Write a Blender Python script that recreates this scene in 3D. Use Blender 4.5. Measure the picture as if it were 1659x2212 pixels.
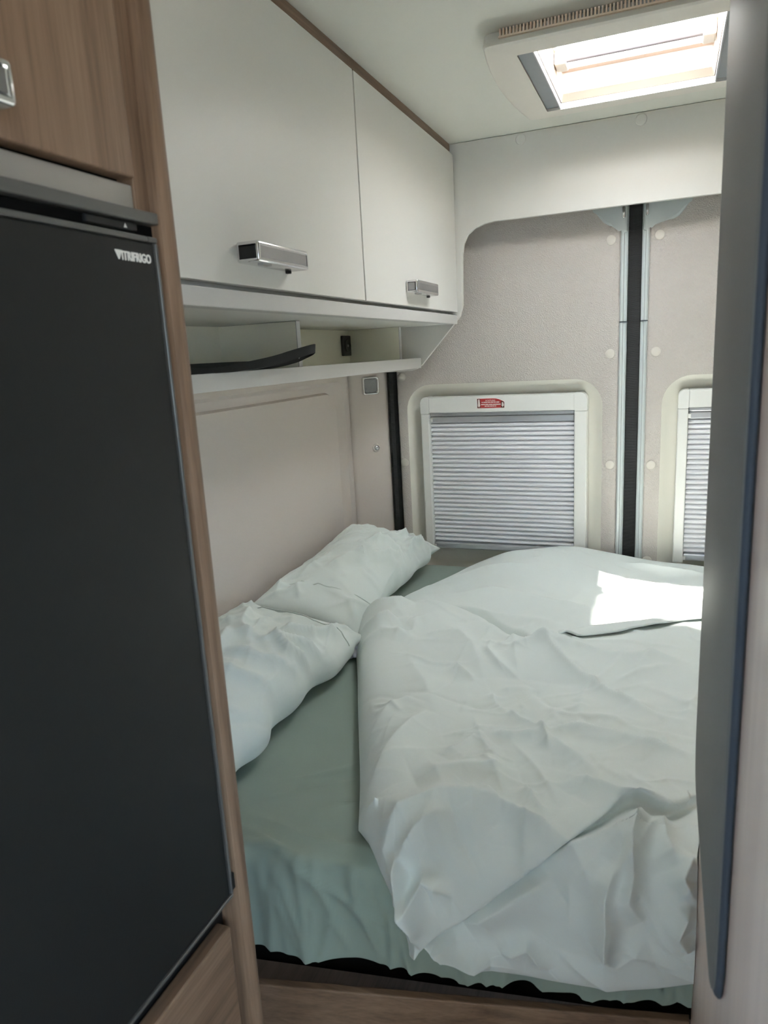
import bpy, bmesh, math, random
import numpy as np
from mathutils import Matrix, Vector

# ---------------------------------------------------------------- clean scene
for o in list(bpy.data.objects):
    bpy.data.objects.remove(o, do_unlink=True)
C = bpy.context.scene.collection
SC = bpy.context.scene
H = 1.40                       # eye height above the van floor; z below is measured from it

# ---------------------------------------------------------------- camera
def cam_axes(yaw, pitch, roll):
    a, b, c = (math.radians(v) for v in (yaw, pitch, roll))
    F = Vector((-math.sin(a) * math.cos(b), math.cos(a) * math.cos(b), -math.sin(b)))
    Rt = Vector((math.cos(a), math.sin(a), 0))
    U = Rt.cross(F)
    R2 = Rt * math.cos(c) + U * math.sin(c)
    U2 = -Rt * math.sin(c) + U * math.cos(c)
    return R2, U2, -F
r_, u_, b_ = cam_axes(22.3, 12.55, -3.18)
cam = bpy.data.cameras.new('camera')
cam_o = bpy.data.objects.new('camera', cam)
C.objects.link(cam_o)
m = Matrix((r_, u_, b_)).transposed().to_4x4()
m.translation = (0, 0, H)
cam_o.matrix_world = m
cam.sensor_fit = 'HORIZONTAL'
cam.sensor_width = 36
cam.lens = 36 * 1520 / 1659
cam.clip_start = 0.02
cam.dof.use_dof = True
cam.dof.focus_distance = 1.75
cam.dof.aperture_fstop = 13
SC.camera = cam_o

# ---------------------------------------------------------------- light
SC.view_settings.view_transform = 'Standard'
SC.view_settings.look = 'None'
SC.view_settings.gamma = 1
SC.view_settings.use_curve_mapping = False
SC.view_settings.exposure = 0.92
world = bpy.data.worlds.new('sky')
SC.world = world
world.use_nodes = True
bg = world.node_tree.nodes['Background']
bg.inputs[0].default_value = (0.60, 0.80, 1.0, 1)
bg.inputs[1].default_value = 9.6
sun = bpy.data.lights.new('sun', 'SUN')
sun.energy = 52
sun.angle = math.radians(1.2)
sun.color = (1.0, 0.93, 0.83)
sun_o = bpy.data.objects.new('sun', sun)
C.objects.link(sun_o)
sun_o.rotation_euler = Vector((0.085, 0.115, -1.2)).to_track_quat('-Z', 'Y').to_euler()
SC.cycles.max_bounces = 12
SC.cycles.diffuse_bounces = 8
SC.cycles.transparent_max_bounces = 12
SC.cycles.sample_clamp_indirect = 8
SC.cycles.use_denoising = True

# ---------------------------------------------------------------- materials
def srgb(r, g, b):
    f = lambda c: (c / 255 / 12.92) if c / 255 <= 0.04045 else ((c / 255 + 0.055) / 1.055) ** 2.4
    return (f(r), f(g), f(b), 1)

def mat(name, col, rough=0.5, metal=0.0, spec=0.5, sheen=0.0, coat=0.0):
    m = bpy.data.materials.new(name)
    m.use_nodes = True
    p = m.node_tree.nodes['Principled BSDF']
    p.inputs['Base Color'].default_value = col
    p.inputs['Roughness'].default_value = rough
    p.inputs['Metallic'].default_value = metal
    p.inputs['Specular IOR Level'].default_value = spec
    p.inputs['Sheen Weight'].default_value = sheen
    p.inputs['Coat Weight'].default_value = coat
    return m

def add_bump(m, scale, strength, kind='noise', dist=0.001, stretch=(1, 1, 1)):
    nt = m.node_tree; N = nt.nodes; p = N['Principled BSDF']
    tc = N.new('ShaderNodeTexCoord'); mp = N.new('ShaderNodeMapping')
    mp.inputs['Scale'].default_value = stretch
    nt.links.new(tc.outputs['Object'], mp.inputs[0])
    if kind == 'noise':
        t = N.new('ShaderNodeTexNoise'); t.inputs['Scale'].default_value = scale; t.inputs['Detail'].default_value = 4
        out = t.outputs[0]
    elif kind == 'voronoi':
        t = N.new('ShaderNodeTexVoronoi'); t.inputs['Scale'].default_value = scale
        out = t.outputs[0]
    else:
        t = N.new('ShaderNodeTexWave'); t.inputs['Scale'].default_value = scale; t.bands_direction = kind
        out = t.outputs[1]
    nt.links.new(mp.outputs[0], t.inputs[0])
    b = N.new('ShaderNodeBump'); b.inputs['Strength'].default_value = strength; b.inputs['Distance'].default_value = dist
    nt.links.new(out, b.inputs['Height']); nt.links.new(b.outputs[0], p.inputs['Normal'])
    return m

def wood(name, cols, grain, rough=0.45):
    """grain: 'x', 'y' or 'z' = direction the fibres run"""
    m = mat(name, cols[1], rough)
    nt = m.node_tree; N = nt.nodes; p = N['Principled BSDF']
    tc = N.new('ShaderNodeTexCoord'); mp = N.new('ShaderNodeMapping')
    s = {'x': (1.2, 26, 26), 'y': (26, 1.2, 26), 'z': (26, 26, 1.2)}[grain]
    mp.inputs['Scale'].default_value = s
    nt.links.new(tc.outputs['Object'], mp.inputs[0])
    n1 = N.new('ShaderNodeTexNoise'); n1.inputs['Scale'].default_value = 1.6; n1.inputs['Detail'].default_value = 6
    n1.inputs['Roughness'].default_value = 0.65; n1.inputs['Distortion'].default_value = 0.5
    nt.links.new(mp.outputs[0], n1.inputs[0])
    n2 = N.new('ShaderNodeTexNoise'); n2.inputs['Scale'].default_value = 11; n2.inputs['Detail'].default_value = 3
    nt.links.new(mp.outputs[0], n2.inputs[0])
    mx = N.new('ShaderNodeMath'); mx.operation = 'MULTIPLY_ADD'; mx.inputs[1].default_value = 0.25
    nt.links.new(n2.outputs[0], mx.inputs[0])
    sc = N.new('ShaderNodeMath'); sc.operation = 'MULTIPLY'; sc.inputs[1].default_value = 0.75
    nt.links.new(n1.outputs[0], sc.inputs[0]); nt.links.new(sc.outputs[0], mx.inputs[2])
    cr = N.new('ShaderNodeValToRGB')
    cr.color_ramp.elements[0].position = 0.34; cr.color_ramp.elements[0].color = cols[0]
    cr.color_ramp.elements[1].position = 0.66; cr.color_ramp.elements[1].color = cols[2]
    e = cr.color_ramp.elements.new(0.5); e.color = cols[1]
    nt.links.new(mx.outputs[0], cr.inputs[0]); nt.links.new(cr.outputs[0], p.inputs['Base Color'])
    b = N.new('ShaderNodeBump'); b.inputs['Strength'].default_value = 0.15; b.inputs['Distance'].default_value = 0.0006
    nt.links.new(mx.outputs[0], b.inputs['Height']); nt.links.new(b.outputs[0], p.inputs['Normal'])
    return m

WALNUT = (srgb(100, 79, 63), srgb(128, 104, 85), srgb(148, 123, 102))
PALEW = (srgb(176, 158, 150), srgb(188, 170, 162), srgb(198, 182, 174))
M = {}
M['wood_z'] = wood('walnut_vertical', WALNUT, 'z')
M['wood_y'] = wood('walnut_lengthwise', WALNUT, 'y')
M['wood_x'] = wood('walnut_crosswise', WALNUT, 'x')
M['wood_right'] = wood('light_walnut', (srgb(204, 182, 172), srgb(214, 194, 184), srgb(224, 205, 195)), 'z', 0.4)
M['white'] = add_bump(mat('white_laminate', srgb(218, 217, 213), 0.38), 600, 0.05)
M['ceil'] = add_bump(mat('ceiling_white', srgb(224, 225, 218), 0.55), 400, 0.06)
M['cream'] = mat('niche_cream', srgb(230, 229, 214), 0.5)
M['grey_edge'] = add_bump(mat('brushed_grey_edge', srgb(196, 195, 193), 0.42), 90, 0.08, stretch=(20, 1, 20))
M['beige'] = add_bump(mat('beige_lining', srgb(206, 197, 191), 0.85, spec=0.2), 900, 0.25, 'voronoi', 0.0008)
M['beige_weave'] = add_bump(mat('beige_woven_lining', srgb(202, 196, 191), 0.85, spec=0.2), 330, 0.9, 'voronoi', 0.0015)
M['recess'] = mat('cream_window_surround', srgb(226, 224, 215), 0.5)
M['plug'] = mat('plug_plastic', srgb(216, 211, 203), 0.45)
M['pvc'] = mat('white_plastic', srgb(228, 229, 226), 0.35)
M['slat'] = mat('blind_slat_silver', srgb(232, 233, 237), 0.4, 0.0)
M['alu'] = mat('aluminium', srgb(190, 192, 196), 0.35, 0.6)
M['paint'] = mat('pale_blue_grey_paint', srgb(204, 212, 213), 0.25, spec=0.5, coat=0.3)
M['rubber'] = add_bump(mat('black_rubber', srgb(20, 22, 25), 0.6), 95, 0.5, 'Z', 0.002)
M['chrome'] = mat('satin_chrome', srgb(225, 225, 226), 0.18, 1.0)
M['plate'] = mat('brushed_steel_plate', srgb(168, 168, 168), 0.4, 0.85)
M['black'] = mat('black_plastic', srgb(24, 25, 26), 0.45)
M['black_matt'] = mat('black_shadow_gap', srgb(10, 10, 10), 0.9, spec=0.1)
M['fridge'] = add_bump(mat('fridge_black', srgb(26, 28, 28), 0.5, spec=0.4), 700, 0.12)
M['fridge_trim'] = mat('fridge_trim_grey', srgb(112, 112, 110), 0.35, 0.5)
M['logo'] = mat('logo_white', srgb(232, 230, 226), 0.4)
M['steel'] = add_bump(mat('brushed_steel_band', srgb(176, 172, 166), 0.42, 0.55), 120, 0.1, stretch=(20, 0.5, 20))
M['duvet'] = add_bump(mat('pale_mint_cotton', srgb(221, 229, 228), 0.72, spec=0.25, sheen=0.15), 55, 0.1, dist=0.002)
M['pillow'] = add_bump(mat('pale_mint_pillowcase', srgb(219, 227, 225), 0.72, spec=0.25, sheen=0.15), 55, 0.1, dist=0.002)
M['inner'] = mat('white_inner_pillow', srgb(222, 224, 238), 0.7)
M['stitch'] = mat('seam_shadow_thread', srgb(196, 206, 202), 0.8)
M['sheet'] = add_bump(mat('sage_green_sheet', srgb(146, 161, 151), 0.8, spec=0.2, sheen=0.15), 40, 0.12, dist=0.002)
M['strap'] = add_bump(mat('black_webbing', srgb(30, 33, 34), 0.75), 160, 0.4, 'DIAGONAL', 0.001)
M['red'] = mat('sticker_red', srgb(182, 58, 58), 0.5)
M['red_dark'] = mat('sticker_dark_red', srgb(104, 56, 50), 0.5)
M['paper'] = mat('sticker_white', srgb(246, 236, 232), 0.5)
M['hatch'] = mat('hatch_white_plastic', srgb(228, 224, 216), 0.4)
M['bar'] = mat('shaded_bar_grey', srgb(128, 124, 130), 0.4)  # white bar in grey: its shaded side is put into the colour
M['hatch_warm'] = mat('hatch_warm_light_liner', srgb(206, 184, 166), 0.4)  # warm scattered light and dimming of the shaft painted into the liner colour
M['slot'] = mat('hatch_grey_guide', srgb(150, 156, 162), 0.4)
M['pad'] = add_bump(mat('dark_grey_slab', srgb(108, 109, 108), 0.55, spec=0.5), 500, 0.1)
M['pad_edge'] = add_bump(mat('dark_blue_grey_edge', srgb(62, 72, 84), 0.7), 260, 0.4)
M['floor'] = wood('floor_vinyl', (srgb(110, 96, 84), srgb(128, 112, 98), srgb(140, 124, 110)), 'y', 0.6)
M['ground'] = add_bump(mat('outside_gravel', srgb(150, 146, 138), 0.95), 40, 0.4)
def seethrough(name, tr, trans, tl):
    m = bpy.data.materials.new(name); m.use_nodes = True
    nt = m.node_tree; N = nt.nodes; N.remove(N['Principled BSDF'])
    a = N.new('ShaderNodeBsdfTransparent'); a.inputs[0].default_value = tr
    b = N.new('ShaderNodeBsdfTranslucent'); b.inputs[0].default_value = tl
    x = N.new('ShaderNodeMixShader'); x.inputs[0].default_value = trans
    nt.links.new(a.outputs[0], x.inputs[1]); nt.links.new(b.outputs[0], x.inputs[2])
    nt.links.new(x.outputs[0], N['Material Output'].inputs[0])
    return m
M['dome'] = seethrough('clear_acrylic_dome', (0.92, 0.92, 0.92, 1), 0.12, (0.95, 0.95, 0.95, 1))
M['screen'] = seethrough('white_pleated_screen', (0.9, 0.9, 0.9, 1), 0.85, (0.85, 0.84, 0.82, 1))
M['clear'] = seethrough('clear_side_window', (0.92, 0.94, 0.95, 1), 0.02, (0.5, 0.5, 0.5, 1))
M['glass'] = seethrough('window_glass', (0.6, 0.62, 0.62, 1), 0.1, (0.5, 0.5, 0.5, 1))

# ---------------------------------------------------------------- builders
def empty(name, loc, label=None, cat=None, group=None, kind=None):
    o = bpy.data.objects.new(name, None)
    C.objects.link(o)
    o.location = (loc[0], loc[1], loc[2] + H)
    tag(o, label, cat, group, kind)
    return o

def tag(o, label=None, cat=None, group=None, kind=None):
    if label: o['label'] = label
    if cat: o['category'] = cat
    if group: o['group'] = group
    if kind: o['kind'] = kind
    return o

def origin_of(parent):
    v = Vector((0, 0, 0)); p = parent
    while p is not None:
        v += p.location; p = p.parent
    return v

def obj(name, verts, faces, material, parent=None, smooth=False):
    """verts in eye-relative metres; one mesh object, kept relative to its parent's origin"""
    off = origin_of(parent)
    me = bpy.data.meshes.new(name)
    vs = np.asarray(verts, dtype=float).copy()
    vs[:, 2] += H
    ctr = Vector(((vs[:, 0].min() + vs[:, 0].max()) / 2, (vs[:, 1].min() + vs[:, 1].max()) / 2, vs[:, 2].min()))
    vs -= np.array(ctr)
    me.from_pydata(vs.tolist(), [], [list(map(int, f)) for f in faces])
    bm = bmesh.new(); bm.from_mesh(me)
    bmesh.ops.recalc_face_normals(bm, faces=bm.faces)
    bm.to_mesh(me); bm.free()
    if isinstance(material, str): material = M[material]
    me.materials.append(material)
    if smooth:
        me.polygons.foreach_set('use_smooth', [True] * len(me.polygons))
    o = bpy.data.objects.new(name, me)
    C.objects.link(o)
    o.location = ctr - off
    if parent is not None: o.parent = parent
    return o

def bm_obj(name, bm, material, parent=None, smooth=False):
    bm.verts.index_update()
    v = [tuple(x.co) for x in bm.verts]
    f = [[y.index for y in x.verts] for x in bm.faces]
    bm.free()
    return obj(name, v, f, material, parent, smooth)

def box_bm(bm, x0, x1, y0, y1, z0, z1, bev=0.0, seg=2):
    g = bmesh.ops.create_cube(bm, size=1)
    vs = g['verts']
    for v in vs:
        v.co = Vector(((x0 + x1) / 2 + v.co.x * (x1 - x0), (y0 + y1) / 2 + v.co.y * (y1 - y0), (z0 + z1) / 2 + v.co.z * (z1 - z0)))
    if bev > 0:
        es = list({e for v in vs for e in v.link_edges})
        bmesh.ops.bevel(bm, geom=es, offset=bev, segments=seg, affect='EDGES', profile=0.5)

def box(name, x0, x1, y0, y1, z0, z1, material, parent=None, bev=0.0015, seg=2):
    bm = bmesh.new()
    box_bm(bm, x0, x1, y0, y1, z0, z1, bev, seg)
    return bm_obj(name, bm, material, parent)

def prism(name, poly, axis, a, b, material, parent=None, bev=0.0, smooth=False):
    """poly: 2-D outline in the two axes other than `axis`, in x,y,z order"""
    bm = bmesh.new()
    def P(p, t):
        return {'x': (t, p[0], p[1]), 'y': (p[0], t, p[1]), 'z': (p[0], p[1], t)}[axis]
    va = [bm.verts.new(P(p, a)) for p in poly]
    vb = [bm.verts.new(P(p, b)) for p in poly]
    fa = bm.faces.new(va); fb = bm.faces.new(list(reversed(vb)))
    n = len(poly)
    for i in range(n):
        bm.faces.new((va[i], vb[i], vb[(i + 1) % n], va[(i + 1) % n]))
    if bev > 0:
        es = [e for e in bm.edges if (e in fa.edges or e in fb.edges)]
        bmesh.ops.bevel(bm, geom=es, offset=bev, segments=2, affect='EDGES', profile=0.5)
    bmesh.ops.triangulate(bm, faces=[f for f in bm.faces if len(f.verts) > 4])
    return bm_obj(name, bm, material, parent, smooth)

def lathe(name, prof, centre, axis, material, parent=None, n=24):
    """prof: (radius, height along axis) pairs"""
    vs, fs = [], []
    ax = Vector(axis).normalized()
    t = ax.orthogonal().normalized(); b = ax.cross(t)
    c = Vector(centre)
    for r, h in prof:
        for i in range(n):
            a = 2 * math.pi * i / n
            vs.append(tuple(c + ax * h + (t * math.cos(a) + b * math.sin(a)) * r))
    for k in range(len(prof) - 1):
        for i in range(n):
            j = (i + 1) % n
            fs.append((k * n + i, k * n + j, (k + 1) * n + j, (k + 1) * n + i))
    fs.append(tuple(range(n)))
    fs.append(tuple(range((len(prof) - 1) * n, len(prof) * n)))
    return obj(name, vs, fs, material, parent, True)

def tube(name, pts, r, material, parent=None, n=8):
    pts = [Vector(p) for p in pts]
    vs, fs = [], []
    for i, p in enumerate(pts):
        d = (pts[min(i + 1, len(pts) - 1)] - pts[max(i - 1, 0)]).normalized()
        up = Vector((0, 0, 1)) if abs(d.z) < 0.95 else Vector((1, 0, 0))
        s = d.cross(up).normalized(); u = s.cross(d)
        for k in range(n):
            a = 2 * math.pi * k / n
            vs.append(tuple(p + (s * math.cos(a) + u * math.sin(a)) * r))
    for i in range(len(pts) - 1):
        for k in range(n):
            j = (k + 1) % n
            fs.append((i * n + k, i * n + j, (i + 1) * n + j, (i + 1) * n + k))
    fs.append(tuple(range(n))); fs.append(tuple(range((len(pts) - 1) * n, len(pts) * n)))
    return obj(name, vs, fs, material, parent, True)

def rrect(x0, x1, z0, z1, r, n=8):
    """rounded rectangle, counter-clockwise, 4*(n+1) points; r one value or four (tr, tl, bl, br)"""
    if not isinstance(r, (tuple, list)): r = (r,) * 4
    out = []
    for k, (cx, cz, a0) in enumerate(((x1, z1, 0), (x0, z1, 90), (x0, z0, 180), (x1, z0, 270))):
        sx = -1 if k in (0, 3) else 1
        sz = -1 if k in (0, 1) else 1
        for i in range(n + 1):
            a = math.radians(a0 + 90 * i / n)
            out.append((cx + sx * r[k] + r[k] * math.cos(a), cz + sz * r[k] + r[k] * math.sin(a)))
    return out

def loops_mesh(name, loops, material, parent=None, cap=False, smooth=True):
    n = len(loops[0]); vs = [p for l in loops for p in l]; fs = []
    for k in range(len(loops) - 1):
        for i in range(n):
            j = (i + 1) % n
            fs.append((k * n + i, k * n + j, (k + 1) * n + j, (k + 1) * n + i))
    if cap: fs.append(tuple(range((len(loops) - 1) * n, len(loops) * n)))
    return obj(name, vs, fs, material, parent, smooth)

def shade_auto(o, ang=35):
    me = o.data
    me.polygons.foreach_set('use_smooth', [True] * len(me.polygons))
    bm = bmesh.new(); bm.from_mesh(me)
    for e in bm.edges:
        if len(e.link_faces) == 2 and e.calc_face_angle(0) > math.radians(ang): e.smooth = False
    bm.to_mesh(me); bm.free()
    return o

def text_mesh(name, body, size, material, parent, place, depth=0.0006, squeeze=1.0, bold=0.0):
    """place: function (u, v, w) -> eye-relative point; u along the writing, v up, w out of the surface"""
    cu = bpy.data.curves.new(name, 'FONT')
    cu.body = body; cu.size = size; cu.extrude = depth; cu.resolution_u = 3; cu.offset = bold
    to = bpy.data.objects.new(name, cu)
    C.objects.link(to)
    dg = bpy.context.evaluated_depsgraph_get()
    me = bpy.data.meshes.new_from_object(to.evaluated_get(dg))
    vs = [tuple(place(v.co.x * squeeze, v.co.y, v.co.z)) for v in me.vertices]
    fs = [list(p.vertices) for p in me.polygons]
    bpy.data.objects.remove(to, do_unlink=True)
    return obj(name, vs, fs, material, parent)

ZC, ZF = 0.57, -H              # ceiling and floor, from eye level
XL, XR, XM = -0.96, 0.76, -0.10  # inner faces of the side walls, van centre line
YB, YD = 2.09, 2.20            # white rear board, rear door lining

# ================================================================ the setting
o = box('floor', XL - 0.05, XR + 0.05, -2.4, 2.3, ZF - 0.04, ZF, 'floor', bev=0); tag(o, 'brown wood-look vinyl floor of the camper van', kind='structure')
o = box('ground', -14, 14, -14, 14, ZF - 0.62, ZF - 0.6, 'ground', bev=0); tag(o, 'grey gravel ground outside the van', kind='structure')

# ceiling with the square cut-out for the hatch
HX0, HX1, HY0, HY1 = -0.30, 0.12, 1.448, 1.85
bm = bmesh.new()
for a in ((XL - 0.1, XR + 0.1, -2.4, HY0), (XL - 0.1, XR + 0.1, HY1, 2.36), (XL - 0.1, HX0, HY0, HY1), (HX1, XR + 0.1, HY0, HY1)):
    box_bm(bm, a[0], a[1], a[2], a[3], ZC, ZC + 0.05)
o = bm_obj('ceiling', bm, 'ceil'); tag(o, 'smooth off-white ceiling panel of the van', kind='structure')

# side walls (the right one has the open sliding door), cab end with windscreen opening
bm = bmesh.new()
for a in ((-0.25, 2.3, ZF, ZC), (-2.4, -0.95, ZF, ZC), (-0.95, -0.25, ZF, -0.30), (-0.95, -0.25, 0.08, ZC)):
    box_bm(bm, XL - 0.06, XL - 0.012, *a)
o = bm_obj('wall_left', bm, 'beige'); tag(o, 'beige lined left side wall behind the bed', kind='structure')
bm = bmesh.new()
for a in ((XR, XR + 0.05, -0.40, 2.3, ZF, ZC), (XR, XR + 0.05, -2.4, -1.05, ZF, ZC), (XR, XR + 0.05, -1.05, -0.40, 0.16, ZC), (XR, XR + 0.05, -1.05, -0.40, ZF, -0.60)):
    box_bm(bm, *a)
o = bm_obj('wall_right', bm, 'ceil'); tag(o, 'white right side wall with the sliding door opening', kind='structure')
bm = bmesh.new()
for a in ((XL, XR, -2.45, -2.4, ZF, -0.10), (XL, XR, -2.45, -2.4, 0.08, ZC), (XL, XL + 0.12, -2.45, -2.4, -0.30, 0.12), (XR - 0.12, XR, -2.45, -2.4, -0.30, 0.12)):
    box_bm(bm, *a)
o = bm_obj('wall_front', bm, 'ceil'); tag(o, 'cab end of the van with the windscreen opening', kind='structure')

w3 = empty('window_3', (XL - 0.04, -0.60, -0.30), 'unseen side window added to light the wardrobe side', None, None, 'structure')  # out of view, added for light on the wardrobe side and duvet front
bm = bmesh.new()
for a in ((-0.95, -0.92, -0.30, 0.08), (-0.28, -0.25, -0.30, 0.08), (-0.92, -0.28, -0.30, -0.27), (-0.92, -0.28, 0.05, 0.08)):
    box_bm(bm, XL - 0.05, XL - 0.006, *a)
bm_obj('window_frame', bm, 'pvc', w3)
box('pane', XL - 0.04, XL - 0.036, -0.918, -0.282, -0.268, 0.048, 'clear', w3, 0)

# left wall lining panel: raised rim round a large flat inset
def yz(loop, x): return [(x, p[0], p[1]) for p in loop]
PY0, PY1, PZ0, PZ1 = 0.55, 2.055, -1.05, -0.035
lp = [yz(rrect(PY0, PY1, PZ0, PZ1, 0.012), XL - 0.012),
      yz(rrect(PY0, PY1, PZ0, PZ1, 0.012), XL + 0.006),
      yz(rrect(PY0 + 0.01, PY1 - 0.012, PZ0 + 0.01, PZ1 - 0.012, 0.02), XL + 0.024),
      yz(rrect(PY0 + 0.05, PY1 - 0.055, PZ0 + 0.05, PZ1 - 0.036, 0.05), XL + 0.027),
      yz(rrect(PY0 + 0.062, PY1 - 0.068, PZ0 + 0.06, PZ1 - 0.046, 0.055), XL + 0.006),
      yz(rrect(PY0 + 0.07, PY1 - 0.082, PZ0 + 0.07, PZ1 - 0.066, 0.06), XL + 0.003),
      yz(rrect(PY0 + 0.074, PY1 - 0.087, PZ0 + 0.074, PZ1 - 0.071, 0.06), XL + 0.013)]
o = loops_mesh('trim_1', lp, 'beige', cap=True); shade_auto(o, 50)
tag(o, 'padded beige side lining panel beside the pillows', kind='structure')
# corner pillar between side lining and rear door
pil = [(XL - 0.008, 2.076), (XL + 0.010, 2.072), (XL + 0.024, 2.078), (-0.868, 2.168), (-0.858, 2.182), (-0.858, 2.26), (XL - 0.01, 2.26)]
bm = bmesh.new()
o = prism('trim_2', pil, 'z', -1.05, -0.035, 'beige', bev=0.0); shade_auto(o, 40)
tag(o, 'beige corner pillar trim beside the rear door', kind='structure')
o = prism('trim_3', [(-0.856, 2.176), (-0.846, 2.170), (-0.836, 2.176), (-0.832, 2.25), (-0.856, 2.25)], 'z', -1.05, -0.03, 'rubber')
tag(o, 'black rubber door seal beside the corner pillar', kind='structure')

# white rear board: one sheet with the door opening cut out of it
half = [(-0.955, -0.053), (-0.784, -0.053), (-0.742, -0.052), (-0.722, -0.047), (-0.705, -0.036), (-0.600, 0.078), (-0.580, 0.100),
        (-0.571, 0.130), (-0.568, 0.270), (-0.564, 0.302), (-0.552, 0.325), (-0.530, 0.341), (-0.500, 0.350), (-0.470, 0.352)]
right = [(2 * XM - x, z) for x, z in reversed(half)]
right[-1] = (XR - 0.002, -0.053)
poly = half + right + [(XR - 0.002, ZC - 0.001), (-0.955, ZC - 0.001)]
o = prism('wall_rear', poly, 'y', YB, YB + 0.014, 'white', bev=0.0015)
tag(o, 'white board above the rear doors with a rounded cut-out', kind='structure')
for x, z in ((-0.395, 0.552), (-0.087, 0.552), (0.22, 0.552)):
    lathe('screw_cap', [(0.0145, 0), (0.0145, 0.0012), (0.012, 0.002), (0.004, 0.0022)], (x, YB + 0.001, z), (0, -1, 0), 'white', o)

# rear doors
def xz(loop, y): return [(p[0], y, p[1]) for p in loop]
def rear_door(name, mir, label):
    f = (lambda x: x) if not mir else (lambda x: 2 * XM - x)
    root = empty(name, (f(-0.47), YD, -1.2), label, None, None, 'structure')
    def rr(x0, x1, z0, z1, r):
        if mir: x0, x1 = f(x1), f(x0)
        return rrect(x0, x1, z0, z1, r, 8)
    L = [xz(rr(-0.832, -0.138, -1.1, 0.42, 0.004), YD + 0.012),
         xz(rr(-0.832, -0.138, -1.1, 0.42, 0.004), YD + 0.004),
         xz(rr(-0.828, -0.142, -1.096, 0.416, 0.006), YD),
         xz(rr(-0.806, -0.176, -0.76, -0.095, 0.085), YD),
         xz(rr(-0.800, -0.182, -0.754, -0.101, 0.082), YD + 0.003)]
    p = loops_mesh('lining', L, 'beige_weave', root); shade_auto(p, 40)
    L = [xz(rr(-0.800, -0.182, -0.754, -0.101, 0.082), YD + 0.003),
         xz(rr(-0.790, -0.196, -0.744, -0.112, 0.078), YD + 0.016),
         xz(rr(-0.765, -0.225, -0.715, -0.135, 0.050), YD + 0.050),
         xz(rr(-0.750, -0.240, -0.700, -0.150, 0.030), YD + 0.052)]
    loops_mesh('window_recess', L, 'recess', root, cap=True)
    for x, z in ((-0.164, 0.282), (-0.162, -0.032), (-0.158, -0.359), (-0.154, -0.653), (-0.813, -0.074), (-0.816, -0.356)):
        lathe('trim_plug', [(0.0135, 0), (0.0135, 0.0035), (0.0115, 0.0056), (0.003, 0.006)], (f(x), YD + 0.001, z), (0, -1, 0), 'plug', root)
    # painted steel edge beside the centre gap, in two lengths, with the flared head
    for z0, z1 in ((-1.1, 0.054), (0.057, 0.40)):
        pr = [(-0.1385, YD + 0.03), (-0.1385, YD - 0.004), (-0.1345, YD - 0.009), (-0.129, YD - 0.007), (-0.1275, YD + 0.004),
              (-0.1235, YD + 0.006), (-0.1195, YD + 0.003), (-0.1175, YD + 0.010), (-0.1175, YD + 0.03)]
        s = prism('edge_strip', [(f(x), y) for x, y in pr], 'z', z0, z1, 'paint', root); shade_auto(s, 50)
    w = 0.0 if not mir else 0.03
    hd = [(-0.121, 0.41), (-0.121, 0.30), (-0.131, 0.296), (-0.139, 0.306), (-0.150, 0.315), (-0.168 - w, 0.319), (-0.184 - w, 0.328), (-0.197 - w, 0.343), (-0.207 - w, 0.362), (-0.222 - w, 0.375), (-0.222 - w, 0.41)]
    prism('edge_flare', [(f(x), z) for x, z in hd], 'y', YD - 0.010, YD + 0.02, 'paint', root, bev=0.006)
    lathe('bumper_pin', [(0.002, 0), (0.0042, 0.003), (0.0042, 0.028), (0.002, 0.032)], (f(-0.1305), YD - 0.013, 0.334), (0, 0, 1), 'chrome', root, 12)
    return root
rear_door('door_1', False, 'rear van door with beige lining and silver blind, beside the pillar')
rear_door('door_2', True, 'rear van door at the edge of the dark slab')
o = box('trim_4', -0.1175, -0.0825, YD + 0.012, YD + 0.03, -1.1, 0.41, 'rubber', bev=0.002)
tag(o, 'black ribbed rubber seal between the two rear doors', kind='structure')
bm = bmesh.new()
box_bm(bm, -0.96, 0.76, YD + 0.056, YD + 0.07, -1.3, 0.57)
o = bm_obj('wall_outer', bm, 'paint'); o.name = 'trim_5'; tag(o, 'painted outer skin of the rear doors', kind='structure')

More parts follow.
